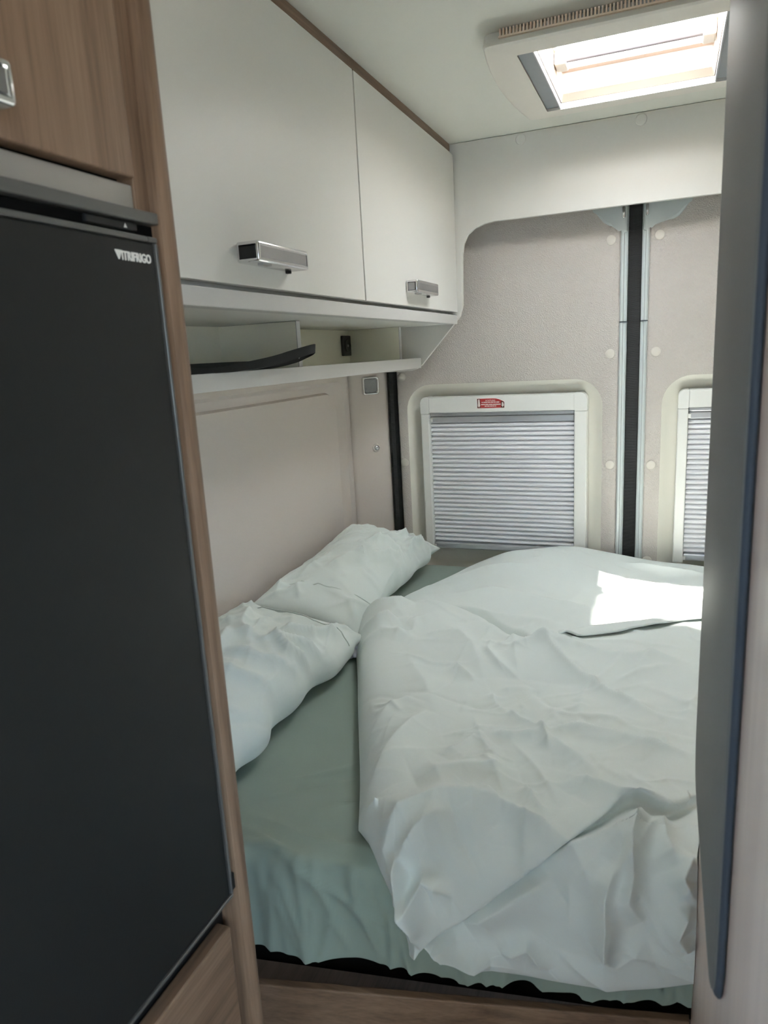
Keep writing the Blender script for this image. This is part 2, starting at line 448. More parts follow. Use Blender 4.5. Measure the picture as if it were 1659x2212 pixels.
# ================================================================ window blinds
def blind(mir, label):
    f = (lambda x: x) if not mir else (lambda x: 2 * XM - x)
    X0, X1, ZT, ZB = -0.752, -0.226, -0.141, -0.655
    xa, xb = (X0, X1) if not mir else (f(X1), f(X0))
    y0, y1 = YD - 0.004, YD + 0.048
    root = empty('window_blind', ((xa + xb) / 2, YD, ZB), label, 'blind', 'cassette blinds on the rear doors')
    box('top_rail', xa + 0.027, xb - 0.036, y0, y1, ZT - 0.052, ZT - 0.001, 'pvc', root, 0.004, 3)
    for s in (0, 1):
        a, b = (xa, xa + 0.028) if s == 0 else (xb - 0.037, xb)
        prism('corner_cap', rrect(a, b, ZT - 0.054, ZT, (0.002, 0.018, 0.002, 0.002) if s == 0 else (0.018, 0.002, 0.002, 0.002), 6), 'y', y0 - 0.001, y1, 'pvc', root, bev=0.003)
        box('side_rail', a, b, y0, y1, ZB, ZT - 0.0545, 'pvc', root, 0.003)
    xi0, xi1 = xa + 0.0285, xb - 0.0375
    box('blind_roller_lip', xi0, xi1, y0 + 0.012, y0 + 0.03, ZT - 0.064, ZT - 0.0525, 'alu', root, 0.003)
    box('pull_bar', xi0, xi1, y0 + 0.014, y0 + 0.03, ZT - 0.086, ZT - 0.065, 'alu', root, 0.004, 3)
    box('bottom_bar', xi0, xi1, y0 + 0.004, y0 + 0.03, -0.648, -0.628, 'alu', root, 0.004, 3)
    nsl = 27; top, bot = ZT - 0.087, -0.628; ph = (top - bot) / nsl
    base = None
    for k in range(nsl):
        z1 = top - k * ph
        if base is None:
            pr = [(y0 + 0.030, z1), (y0 + 0.0205, z1 - ph * 0.10), (y0 + 0.0150, z1 - ph * 0.42), (y0 + 0.0150, z1 - ph * 0.58), (y0 + 0.0185, z1 - ph * 0.74), (y0 + 0.0275, z1 - ph * 0.80), (y0 + 0.0275, z1 - ph), (y0 + 0.032, z1 - ph)]
            base = prism('slat', pr, 'x', xi0 + 0.0005, xi1 - 0.0005, 'slat', root)
            shade_auto(base, 42)
        else:
            c = base.copy(); C.objects.link(c); c.parent = root
            c.location = (base.location.x, base.location.y, base.location.z - k * ph)
    for z in (ZT - 0.076, -0.640):
        box('guide_clip', xi0 - 0.002, xi0 + 0.007, y0 + 0.002, y0 + 0.02, z - 0.006, z + 0.006, 'pvc', root, 0.001)
    return root, y0
bl1, by0 = blind(False, 'closed silver slatted blind in a white frame with a red sticker')
blind(True, 'closed slatted blind mostly hidden behind the tall dark slab')
# warning sticker with one corner rounded off
sx0, sx1, sz0, sz1 = -0.561, -0.475, -0.180, -0.151
arc = [(-0.508, -0.1505), (-0.5, -0.1512), (-0.492, -0.1535), (-0.484, -0.157), (-0.475, -0.162)]
st = prism('warning_sticker', [(sx0 - 0.001, sz0 - 0.001), (sx1 + 0.001, sz0 - 0.001), (sx1 + 0.001, -0.1605)] + [(x + 0.0008, z + 0.0014) for x, z in reversed(arc)] + [(sx0 - 0.001, -0.149)], 'y', by0 - 0.0012, by0 + 0.0002, 'paper', bl1)
st['label'] = 'red warning sticker with white arrows'
def flat(name, poly, m, w): return prism(name, poly, 'y', by0 - w, by0 - 0.001, m, st)
flat('red_field', [(sx0, sz0), (sx1, sz0), (sx1, -0.162)] + list(reversed(arc)) + [(sx0, -0.1505)], 'red', 0.0015)
flat('dark_end', [(sx0, sz0), (sx0 + 0.010, sz0), (sx0 + 0.010, -0.1508), (sx0, -0.1508)], 'red_dark', 0.0018)
flat('dark_end', [(sx1 - 0.010, sz0), (sx1, sz0), (sx1, -0.1625), (sx1 - 0.010, -0.158)], 'red_dark', 0.0018)
for cx, zt in ((sx0 + 0.0052, -0.1525), (sx1 - 0.0052, -0.163)):
    flat('arrow', [(cx - 0.0022, zt), (cx - 0.0022, -0.1722), (cx - 0.0042, -0.1722), (cx, -0.178), (cx + 0.0042, -0.1722), (cx + 0.0022, -0.1722), (cx + 0.0022, zt)], 'paper', 0.0022)
def on_sticker(x0, z0): return lambda u, v, w: (x0 + u, by0 - 0.0019 - w, z0 + v)
text_mesh('lettering', 'ACHTUNG', 0.0064, 'paper', st, on_sticker(-0.535, -0.1588), 0.0003)
rs = random.Random(4)
for z, xa, xb in ((-0.1638, -0.547, -0.492), (-0.1705, -0.549, -0.488), (-0.1757, -0.537, -0.501)):
    x = xa; bm = bmesh.new()
    while x < xb:
        w = rs.uniform(0.0014, 0.0026)
        box_bm(bm, x, x + w, by0 - 0.0022, by0 - 0.001, z, z + 0.0030); x += w + (0.0016 if rs.random() < 0.2 else 0.0005)
    o = bm_obj('small_print', bm, 'paper', st); o['kind'] = 'stuff'

# ================================================================ overhead cabinet
CX = -0.585
cab = empty('overhead_cabinet', (-0.77, 1.35, 0.08), 'white two-door overhead cabinet with chrome handles and walnut top trim', 'cabinet')
box('cabinet_body', -0.94, CX - 0.032, 0.612, 2.086, 0.086, 0.548, 'white', cab, 0.001)
box('top_trim', -0.94, CX - 0.010, 0.612, 2.086, 0.5485, 0.569, 'wood_y', cab, 0.001)
box('light_rail', CX - 0.030, CX - 0.002, 0.612, 2.086, 0.0775, 0.1035, 'grey_edge', cab, 0.0015)
box('bottom_board', -0.94, CX - 0.0305, 0.612, 2.086, 0.0785, 0.0855, 'white', cab, 0.001)
def bar_handle(door, y0, ln, x, zc, pm, p=0.038, h=0.029):
    bm = bmesh.new()
    box_bm(bm, x + 0.0002, x + p, y0, y0 + ln, zc - h / 2, zc + h / 2, 0.0035, 3)
    bm.faces.ensure_lookup_table()
    fe = min((f for f in bm.faces if f.normal.y < -0.99), key=lambda f: -f.calc_area())
    bmesh.ops.inset_individual(bm, faces=[fe], thickness=0.0016)
    r = bmesh.ops.extrude_discrete_faces(bm, faces=[fe])
    for v in r['faces'][0].verts: v.co.y += 0.012
    bm.faces.ensure_lookup_table()
    ff = max((f for f in bm.faces if f.normal.x > 0.99), key=lambda f: f.calc_area())
    bmesh.ops.inset_individual(bm, faces=[ff], thickness=0.0022)
    r = bmesh.ops.extrude_discrete_faces(bm, faces=[ff])
    for v in r['faces'][0].verts: v.co.x -= 0.0016
    o = bm_obj('handle', bm, 'chrome', door); shade_auto(o, 40); o['label'] = 'chrome bar handle'
    box('handle_plate', x + p - 0.0016, x + p - 0.0004, y0 + 0.0065, y0 + ln - 0.0065, zc - h / 2 + 0.0065, zc + h / 2 - 0.0065, 'plate', door, 0.0003)
    box('hollow_shading', x + 0.0036, x + p - 0.0066, y0 + 0.0012, y0 + 0.0115, zc - h / 2 + 0.0050, zc + h / 2 - 0.0050, pm, door, 0.002)  # insert whose colour stands for the dark or lit hollow of the handle
    box('handle_foot', x + 0.0003, x + 0.008, y0 + ln - 0.012, y0 + ln - 0.004, zc - h / 2 - 0.003, zc - h / 2 + 0.001, 'black', door, 0.001)
    box('release_tab', x + p - 0.016, x + p - 0.006, y0 + 0.02, y0 + 0.045, zc - h / 2 - 0.0028, zc - h / 2 + 0.001, 'plate', door, 0.0008)
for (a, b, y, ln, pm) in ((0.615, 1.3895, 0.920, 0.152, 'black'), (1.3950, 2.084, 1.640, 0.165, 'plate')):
    d = box('door', CX - 0.0175, CX, a, b, 0.1115, 0.5400, 'white', cab, 0.0012)
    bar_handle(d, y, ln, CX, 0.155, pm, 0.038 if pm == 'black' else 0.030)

# ================================================================ open shelf below it
NX, NB = -0.705, -0.900
sh = empty('wall_shelf', (-0.80, 1.35, -0.042), 'long open white wall shelf with a grey front edge and a divider', 'shelf')
box('shelf_board', -0.95, NX - 0.0185, 0.612, 2.086, -0.042, -0.018, 'cream', sh, 0.0008)
box('front_edge', NX - 0.018, NX, 0.612, 2.084, -0.044, -0.014, 'grey_edge', sh, 0.001)
box('back_board', -0.93, NB, 0.612, 2.086, -0.0175, 0.078, 'cream', sh, 0.0006)
box('divider', NB + 0.0003, NX - 0.008, 1.318, 1.331, -0.0175, 0.0778, 'cream', sh, 0.0006)
box('divider_edge', NX - 0.0078, NX - 0.0055, 1.317, 1.332, -0.0175, 0.0778, 'grey_edge', sh, 0.0004)
box('end_board', NB + 0.0003, NX - 0.034, 1.990, 2.004, -0.0175, 0.0778, 'cream', sh, 0.0006)
box('end_board_edge', NX - 0.0338, NX - 0.0315, 1.989, 2.005, -0.0175, 0.0778, 'grey_edge', sh, 0.0004)
# 12 V socket on the back board
so = empty('wall_socket', (NB, 1.962, 0.03), 'black square socket on the back of the open shelf', 'socket')
box('cover_plate', NB + 0.0004, NB + 0.009, 1.932, 1.986, 0.004, 0.062, 'black', so, 0.002)
lathe('socket_ring', [(0.021, 0), (0.021, 0.0022), (0.019, 0.0032), (0.0165, 0.0028), (0.0155, 0.001), (0.004, 0.001)], (NB + 0.009, 1.959, 0.033), (1, 0, 0), 'black', so)
lathe('centre_pin', [(0.004, 0), (0.004, 0.002), (0.0028, 0.003)], (NB + 0.010, 1.959, 0.033), (1, 0, 0), 'plate', so, 12)

# webbing strap lying on the shelf
def ribbon(name, ctr, width, tilt, material, parent, th=0.0016, n=120):
    P = np.array(ctr, float); k = len(P); t = np.linspace(0, k - 1, n)
    def cat(i, f):
        p = [P[min(max(i + d, 0), k - 1)] for d in (-1, 0, 1, 2)]
        return 0.5 * ((2 * p[1]) + (p[2] - p[0]) * f + (2 * p[0] - 5 * p[1] + 4 * p[2] - p[3]) * f * f + (3 * p[1] - p[0] - 3 * p[2] + p[3]) * f ** 3)
    pts = [Vector(cat(int(min(x, k - 1.0001)), x - int(min(x, k - 1.0001)))) for x in t]
    tl = np.interp(t, range(k), tilt)
    vs, fs = [], []
    for i, p in enumerate(pts):
        d = (pts[min(i + 1, n - 1)] - pts[max(i - 1, 0)]).normalized()
        s = d.cross(Vector((0, 0, 1))).normalized(); u = s.cross(d).normalized()
        a = math.radians(tl[i]); w = u * math.cos(a) + s * math.sin(a); nn = d.cross(w).normalized()
        for (q, e) in ((-1, -1), (1, -1), (1, 1), (-1, 1)):
            vs.append(tuple(p + w * width / 2 * q + nn * th / 2 * e))
    for i in range(n - 1):
        for q in range(4):
            r = (q + 1) % 4
            fs.append((i * 4 + q, i * 4 + r, i * 4 + 4 + r, i * 4 + 4 + q))
    fs.append((0, 1, 2, 3)); fs.append(tuple(range(4 * n - 4, 4 * n)))
    return shade_auto(obj(name, vs, fs, material, parent), 40)
o = ribbon('webbing_strap', [(-0.745, 0.66, -0.006), (-0.735, 0.80, -0.004), (-0.722, 0.92, -0.006), (-0.712, 1.02, -0.010), (-0.700, 1.10, -0.006), (-0.690, 1.18, 0.001), (-0.684, 1.25, 0.011), (-0.680, 1.31, 0.019), (-0.682, 1.336, 0.021), (-0.694, 1.350, 0.018), (-0.708, 1.340, 0.011), (-0.716, 1.300, 0.002), (-0.735, 1.22, -0.006), (-0.755, 1.12, -0.006), (-0.760, 0.98, -0.006), (-0.775, 0.84, -0.006), (-0.79, 0.68, -0.006)],
           0.018, [-30, -35, -50, -65, -45, -25, -12, -4, 4, 14, 25, 25, 15, 5, 0, 0, 0], 'strap', None)
tag(o, 'folded black webbing strap lying on the open shelf', 'strap')

# ================================================================ small fittings on the pillar
pd = Vector((0.102, 0.070, 0)).cross(Vector((0, 0, 1))).normalized()     # outward from the slanted face
a0, a1 = Vector((XL + 0.024, 2.078, 0)), Vector((-0.868, 2.168, 0))
tdir = (a1 - a0).normalized(); nrm = Vector((tdir.y, -tdir.x, 0))
def on_pillar(t, z, w): 
    p = a0 + tdir * t + nrm * w
    return (p.x, p.y, z)
sp = empty('speaker', on_pillar(0.055, -0.094, 0), 'small square grey speaker with silver rim on the corner pillar', 'speaker')
def pil_loop(s, r, w, cz=-0.094, ct=0.062): return [on_pillar(ct + p[0], cz + p[1], w) for p in rrect(-s, s, -s * 0.95, s * 0.95, r, 5)]
loops_mesh('rim', [pil_loop(0.030, 0.008, 0), pil_loop(0.030, 0.008, 0.008), pil_loop(0.0275, 0.007, 0.0115), pil_loop(0.0245, 0.006, 0.0095), pil_loop(0.0225, 0.006, 0.005)], 'chrome', sp)
g = loops_mesh('grille', [pil_loop(0.0225, 0.006, 0.004), pil_loop(0.0222, 0.006, 0.0058), pil_loop(0.018, 0.006, 0.0068)], 'plate', sp, cap=True)
gm = add_bump(mat('speaker_mesh', srgb(150, 152, 152), 0.55, 0.3), 420, 0.8, 'voronoi', 0.002)
g.data.materials.clear(); g.data.materials.append(gm)
kn = empty('push_knob', on_pillar(0.074, -0.297, 0), 'round chrome button low on the corner pillar', 'button')
lathe('collar', [(0.0135, 0), (0.0135, 0.002), (0.0115, 0.0035), (0.0095, 0.003)], on_pillar(0.074, -0.297, 0.0), nrm, 'plug', kn)
lathe('cap', [(0.0092, 0.002), (0.0092, 0.006), (0.007, 0.009), (0.003, 0.0102)], on_pillar(0.074, -0.297, 0.0), nrm, 'chrome', kn)

# ================================================================ fridge tower
FX = -0.450
tw = empty('tall_cabinet', (-0.70, 0.36, ZF), 'tall walnut cabinet around the black fridge', 'cabinet')
po = prism('end_panel', [(-0.945, 0.580), (-0.945, 0.600), (-0.452, 0.600), (-0.4475, 0.5988), (-0.4445, 0.596), (-0.4435, 0.592), (-0.4445, 0.586), (-0.448, 0.5805), (-0.456, 0.5795)], 'z', ZF + 0.001, ZC - 0.001, 'wood_z', tw); shade_auto(po, 50)
box('side_filler', -0.945, FX - 0.008, 0.5605, 0.5795, 0.1415, ZC - 0.002, 'wood_z', tw, 0.0008)
box('carcass', -0.945, -0.93, 0.05, 0.5795, ZF + 0.001, ZC - 0.002, 'wood_z', tw, 0)
box('side_panel', -0.945, FX - 0.004, 0.03, 0.0495, ZF + 0.001, ZC - 0.002, 'wood_z', tw, 0.001)
box('upper_back', -0.92, FX - 0.026, 0.05, 0.56, 0.142, ZC - 0.002, 'black_matt', tw, 0)
dr = box('upper_door', FX - 0.020, FX - 0.002, 0.053, 0.5565, 0.1675, ZC - 0.006, 'wood_z', tw, 0.0018)
bar_handle(dr, 0.245, 0.155, FX - 0.002, 0.191, 'black')
box('steel_band', FX - 0.024, FX - 0.010, 0.052, 0.5600, 0.1415, 0.1630, 'steel', tw, 0.001)
box('lower_door', FX - 0.022, FX - 0.003, 0.053, 0.5655, -1.28, -0.6360, 'wood_y', tw, 0.0025)
box('lower_frame', -0.92, FX - 0.0235, 0.05, 0.5795, -1.30, -0.6100, 'black', tw, 0.001)
box('plinth', -0.92, FX - 0.03, 0.05, 0.5795, ZF + 0.002, -1.302, 'black', tw, 0.001)

fr = empty('fridge', (-0.68, 0.32, -0.608), 'black built-in fridge with a white brand name at its top corner', 'fridge')
box('cabinet_body', -0.90, FX - 0.014, 0.060, 0.5785, -0.608, 0.1405, 'black', fr, 0.002)
box('top_rail', FX - 0.0135, FX + 0.001, 0.062, 0.5785, 0.1300, 0.1405, 'fridge_trim', fr, 0.0015)
box('latch_recess', FX - 0.0135, FX - 0.008, 0.062, 0.5785, 0.1185, 0.1295, 'black_matt', fr, 0.0005)
box('latch', FX - 0.0078, FX - 0.003, 0.490, 0.552, 0.1215, 0.1285, 'black', fr, 0.001)
prism('latch_mark', [(0.5345, 0.1230), (0.5385, 0.1230), (0.5365, 0.1268)], 'x', FX - 0.0031, FX - 0.0026, 'logo', fr)
dd = box('fridge_door', FX - 0.0130, FX - 0.0005, 0.063, 0.5685, -0.596, 0.1130, 'fridge', fr, 0.0018)
box('door_bezel_top', FX - 0.012, FX + 0.0012, 0.063, 0.5600, 0.1133, 0.1182, 'fridge_trim', fr, 0.001)
box('door_bezel_corner', FX - 0.012, FX + 0.0012, 0.5604, 0.5732, 0.1133, 0.1182, 'fridge_trim', fr, 0.001)
box('door_bezel_side', FX - 0.012, FX + 0.0012, 0.5700, 0.5732, -0.596, 0.1130, 'fridge_trim', fr, 0.001)
box('bottom_trim', FX - 0.0125, FX + 0.0008, 0.063, 0.5732, -0.6005, -0.5970, 'fridge_trim', fr, 0.0008)
box('hinge', FX - 0.010, FX + 0.0012, 0.571, 0.578, -0.5925, -0.5725, 'black', fr, 0.001)
# brand name, its V a solid triangle with a notch
wy, wz = 0.5160, 0.0945
def on_fr(y0): return lambda u, v, w: (FX - 0.0003 + w, y0 + u, wz + v)
vv = prism('brand_letter', [(wy, wz + 0.0078), (wy + 0.0040, wz), (wy + 0.0080, wz + 0.0078), (wy + 0.0064, wz + 0.0078), (wy + 0.0040, wz + 0.0034), (wy + 0.0016, wz + 0.0078)], 'x', FX - 0.0005, FX + 0.0008, 'logo', dd)
prism('brand_letter', [(wy + 0.0026, wz + 0.0078), (wy + 0.0040, wz + 0.0049), (wy + 0.0054, wz + 0.0078)], 'x', FX - 0.0005, FX + 0.0008, 'logo', dd)
text_mesh('brand_name', 'ITRIFRIGO', 0.0108, 'logo', dd, on_fr(wy + 0.0078), 0.0006, 0.78, 0.00018)

# ================================================================ right-hand wardrobe and slab
WX, WY = 0.052, 0.83
wd = empty('wardrobe', (0.36, 0.52, ZF), 'pale walnut wardrobe side at the edge of the bed', 'wardrobe')
box('side_panel', WX, WX + 0.018, 0.20, WY, ZF + 0.001, ZC - 0.001, 'wood_right', wd, 0.002)
box('back_panel', WX + 0.0185, XR - 0.004, WY - 0.016, WY - 0.001, ZF + 0.001, ZC - 0.001, 'wood_right', wd, 0.001)
box('front_panel', WX + 0.0185, XR - 0.004, 0.20, 0.216, ZF + 0.001, ZC - 0.001, 'wood_right', wd, 0.001)
# tall slab lying flat against its side, rounded lower corners
sl = empty('stowed_table_top', (WX - 0.004, 0.67, -0.53), 'tall dark grey slab with rounded corners flat against the wardrobe side', 'panel')
def slab_loop(e, x):
    z0 = -0.530 + e
    pts = rrect(0.480 + e, 0.866 - e, z0, 0.552 - e, (0.03, 0.03, 0.045, 0.055), 8)
    return [(x, y, z + (0.866 - y) * 0.075 * (1 if z < -0.3 else 0)) for y, z in pts]
face = loops_mesh('face', [slab_loop(0.003, WX - 0.0058), slab_loop(0.0036, WX - 0.0072), slab_loop(0.005, WX - 0.0078)], 'pad', sl, cap=True); shade_auto(face, 50)
rim = loops_mesh('edge_band', [slab_loop(0.0035, WX - 0.0003), slab_loop(0.0, WX - 0.0012), slab_loop(-0.0004, WX - 0.0030), slab_loop(0.0008, WX - 0.0050), slab_loop(0.003, WX - 0.0062)], 'pad_edge', sl)

# ================================================================ bed
def yfront(x): return 0.742 + 0.15 * (np.asarray(x) + 0.55)     # front edge of the mattress, slightly slanted
ZS = -0.70                                                      # top of the sheet
bb = empty('bed_base', (-0.2, 1.4, ZF), 'walnut bed base board with a dark gap under the mattress', 'bed base')
def slant(name, x0, x1, ya, yb, depth, z0, z1, m):
    return prism(name, [(x0, ya), (x1, yb), (x1, yb + depth), (x0, ya + depth)], 'z', z0, z1, m, bb, bev=0.002)
slant('front_board', -0.93, 0.0515, 0.616, 0.845, 0.013, ZF + 0.002, -0.888, 'wood_x')
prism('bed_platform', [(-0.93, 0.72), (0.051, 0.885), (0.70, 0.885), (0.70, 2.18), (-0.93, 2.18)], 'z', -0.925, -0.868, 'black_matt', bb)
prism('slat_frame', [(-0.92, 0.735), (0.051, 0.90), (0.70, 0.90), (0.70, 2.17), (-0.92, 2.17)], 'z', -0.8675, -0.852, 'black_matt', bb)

rng = np.random.default_rng(11)
def vnoise(x, y, scale, seed):
    r = np.random.default_rng(seed); n = 64; g = r.uniform(-1, 1, (n, n))
    X = np.asarray(x) / scale + 200.0; Y = np.asarray(y) / scale + 200.0
    i = np.floor(X).astype(int); j = np.floor(Y).astype(int); f = X - i; h = Y - j
    f = f * f * f * (f * (f * 6 - 15) + 10); h = h * h * h * (h * (h * 6 - 15) + 10)
    G = lambda a, b: g[a % n, b % n]
    return (G(i, j) * (1 - f) + G(i + 1, j) * f) * (1 - h) + (G(i, j + 1) * (1 - f) + G(i + 1, j + 1) * f) * h

def seg_dist(x, y, pl):
    """distance to a polyline, signed (left of travel positive), and parameter 0..1 along it"""
    pl = np.asarray(pl, float); L = np.r_[0, np.cumsum(np.hypot(*np.diff(pl, axis=0).T))]
    best = np.full(x.shape, 1e9); sg = np.zeros(x.shape); par = np.zeros(x.shape)
    for k in range(len(pl) - 1):
        a, b = pl[k], pl[k + 1]; d = b - a; l2 = d @ d
        t = np.clip(((x - a[0]) * d[0] + (y - a[1]) * d[1]) / l2, 0, 1)
        dx = x - a[0] - t * d[0]; dy = y - a[1] - t * d[1]; q = np.hypot(dx, dy)
        c = d[0] * dy - d[1] * dx
        mk = q < best
        best = np.where(mk, q, best); sg = np.where(mk, np.sign(c), sg); par = np.where(mk, (L[k] + t * (L[k + 1] - L[k])) / L[-1], par)
    return best, sg, par

def ridge(x, y, pl, amp, w, skew=1.0, taper=True):
    """fabric fold: crisp crest, soft flanks; skew widens the right-hand side"""
    d, s, p = seg_dist(x, y, pl)
    ww = np.where(s > 0, w, w * skew)
    h = amp * np.exp(-np.power(d / ww, 1.25))
    if taper: h = h * np.clip(np.minimum(p, 1 - p) * 4 + 0.15, 0, 1)
    return h

def wrinkles(x, y, boxxy, n, seed, amp=(0.001, 0.003), ln=(0.05, 0.2), w=(0.004, 0.011), ang=None):
    r = np.random.default_rng(seed); out = np.zeros(x.shape)
    for _ in range(n):
        cx = r.uniform(boxxy[0], boxxy[1]); cy = r.uniform(boxxy[2], boxxy[3])
        a = r.uniform(0, math.pi) if ang is None else r.normal(ang[0], ang[1])
        l = r.uniform(*ln) / 2; b = r.normal(0, 0.25) * l
        pl = [(cx - l * math.cos(a), cy - l * math.sin(a)), (cx - b * math.sin(a) * 0.5, cy + b * math.cos(a) * 0.5), (cx + l * math.cos(a), cy + l * math.sin(a))]
        m_ = (np.abs(x - cx) < l + 0.05) & (np.abs(y - cy) < l + 0.05)
        if m_.any():
            out[m_] += ridge(x[m_], y[m_], pl, r.uniform(*amp) * r.choice([1, 1, -0.7]), r.uniform(*w), r.uniform(1, 2.5))
    return out

def grid_faces(nu, nv):
    i, j = np.meshgrid(np.arange(nu - 1), np.arange(nv - 1), indexing='ij')
    a = (i * nv + j).ravel()
    return np.stack([a, a + nv, a + nv + 1, a + 1], 1)

def drape(x, s, h, r=0.035, z=ZS, flare=0.10, off=0.0):
    """bed surface unrolled: s is y on top of the mattress; in front of its edge it bends over and hangs"""
    yf = yfront(x) + off; q = s - (yf + r)
    L = r * math.pi / 2
    th = np.clip(-q / r, 0, math.pi / 2)
    drop = np.maximum(-q - L, 0)
    Y = np.where(q > 0, s, yf + r - r * np.sin(th) - drop * flare)
    Z = np.where(q > 0, z, z - r + r * np.cos(th) - drop)
    ny = np.where(q > 0, 0, -np.sin(th)); nz = np.where(q > 0, 1, np.cos(th))
    return x, Y + ny * h, Z + nz * h

# ---- mattress with its fitted sheet
mt = empty('mattress', (-0.2, 1.45, -0.85), 'mattress in a sage green fitted sheet', 'mattress')
prism('mattress_core', [(-0.925, 0.715), (0.050, 0.858), (0.70, 0.87), (0.70, 2.165), (-0.925, 2.165)], 'z', -0.850, -0.706, 'sheet', mt, bev=0.01)
nu, nv = 230, 230
U, V = np.meshgrid(np.linspace(0, 1, nu), np.linspace(0, 1, nv) ** 1.5, indexing='ij')
x = -0.93 + 0.9812 * U
hem = yfront(x) - 0.138 + 0.016 * np.clip((x + 0.12) / 0.15, 0, 1) + 0.006 * np.sin(x * 31) + 0.006 * vnoise(x, x * 0, 0.04, 3)
s = hem + (2.17 - hem) * V
e = s - yfront(x)
x = x + 0.658 * U * np.clip((s - 0.90) / 0.06, 0, 1)
h = 0.004 * vnoise(x, s, 0.16, 5) + 0.0012 * vnoise(x, s, 0.05, 6)
fr_ = np.exp(-np.abs(e + 0.05) / 0.07)
for k in range(70):
    cx = rng.uniform(-0.9, 0.3); l = rng.uniform(0.03, 0.13); dx = rng.normal(0.02, 0.03)
    y0 = float(yfront(cx)) - 0.15
    h += ridge(x, s, [(cx, y0 - 0.02), (cx - dx * 0.5, y0 + l * 0.6), (cx - dx, y0 + l + 0.04)], rng.uniform(0.003, 0.011), rng.uniform(0.004, 0.009), 1.8, False) * np.clip(-e / 0.03 + 1.2, 0.0, 1)
for pl, a, w in (([(-0.60, 0.80), (-0.42, 0.735), (-0.34, 0.70)], 0.005, 0.006), ([(-0.58, 0.77), (-0.45, 0.765), (-0.36, 0.78)], 0.004, 0.006),
                 ([(-0.62, 0.83), (-0.48, 0.80), (-0.33, 0.81)], 0.003, 0.008), ([(-0.60, 0.87), (-0.47, 0.96), (-0.42, 1.05)], 0.0022, 0.006),
                 ([(-0.58, 0.93), (-0.50, 0.99), (-0.47, 1.03)], 0.0022, 0.005), ([(-0.50, 0.86), (-0.45, 0.90), (-0.42, 0.93)], 0.002, 0.005),
                 ([(-0.40, 0.80), (-0.385, 0.72), (-0.35, 0.65)], 0.005, 0.006), ([(-0.46, 0.79), (-0.43, 0.71), (-0.40, 0.64)], 0.004, 0.006)):
    h += ridge(x, s, pl, a * 1.6, w, 1.6)
X, Y, Z = drape(x, s, h, 0.03, ZS, 0.05)
fs_ = obj('fitted_sheet', np.stack([X, Y, Z], -1).reshape(-1, 3), grid_faces(nu, nv), 'sheet', mt, True)

# ---- duvets ---------------------------------------------------------------
A_left = [(-0.323, 0.640), (-0.344, 0.680), (-0.361, 0.715), (-0.378, 0.750), (-0.396, 0.792), (-0.414, 0.840), (-0.455, 0.94), (-0.503, 1.045), (-0.565, 1.18), (-0.622, 1.309), (-0.675, 1.42), (-0.710, 1.50), (-0.735, 1.585)]
A_rear = [(-0.735, 1.585), (-0.69, 1.615), (-0.62, 1.625), (-0.53, 1.635), (-0.45, 1.63), (-0.38, 1.575), (-0.31, 1.50), (-0.25, 1.44), (-0.18, 1.49), (-0.06, 1.60), (0.10, 1.73), (0.30, 1.76), (0.60, 1.76)]
A_hem = [(-0.323, 0.640), (-0.287, 0.630), (-0.243, 0.622), (-0.195, 0.624), (-0.119, 0.630), (-0.063, 0.636), (-0.023, 0.646), (0.016, 0.662), (0.0512, 0.684)]
def curve_at(pl, t):
    pl = np.asarray(pl, float); L = np.r_[0, np.cumsum(np.hypot(*np.diff(pl, axis=0).T))]; L /= L[-1]
    return np.stack([np.interp(t, L, pl[:, 0]), np.interp(t, L, pl[:, 1])], -1)
def smooth_pl(pl, n=40):
    p = curve_at(pl, np.linspace(0, 1, n))
    for _ in range(3): p[1:-1] = (p[:-2] + 2 * p[1:-1] + p[2:]) / 4
    return p
def coons(left, rear, hem_, right_, nu, nv, pu=1.35, pv=1.0):
    u = np.linspace(0, 1, nu); u = np.where(u < 0.5, 0.5 * (2 * u) ** pu, u); v = 0.5 - 0.5 * np.cos(np.linspace(0, 1, nv) * math.pi)
    v = 0.5 * v + 0.5 * np.linspace(0, 1, nv)
    v = v ** pv
    c0, c1 = curve_at(hem_, u)[:, None], curve_at(rear, u)[:, None]
    d0, d1 = curve_at(left, v)[None], curve_at(right_, v)[None]
    U, V = u[:, None, None], v[None, :, None]
    P = (1 - V) * c0 + V * c1 + (1 - U) * d0 + U * d1 - ((1 - U) * (1 - V) * c0[0] + U * (1 - V) * c0[-1] + (1 - U) * V * c1[0] + U * V * c1[-1])
    return P[..., 0], P[..., 1]
def roundup(e, r): 
    q = np.clip(e / r, 0, 1)
    return np.sqrt(np.maximum(1 - (1 - q) ** 2, 0))
lA, rA, hA_ = smooth_pl(A_left), smooth_pl(A_rear, 60), smooth_pl(A_hem)
lip = [(-0.335, 0.640), (-0.299, 0.656), (-0.283, 0.674), (-0.253, 0.700), (-0.205, 0.742), (-0.163, 0.782), (-0.125, 0.818), (-0.107, 0.834), (-0.079, 0.866), (-0.049, 0.900), (-0.030, 0.912), (0.011, 0.914), (0.054, 0.955), (0.30, 1.05)]
A_TOP = 0.07
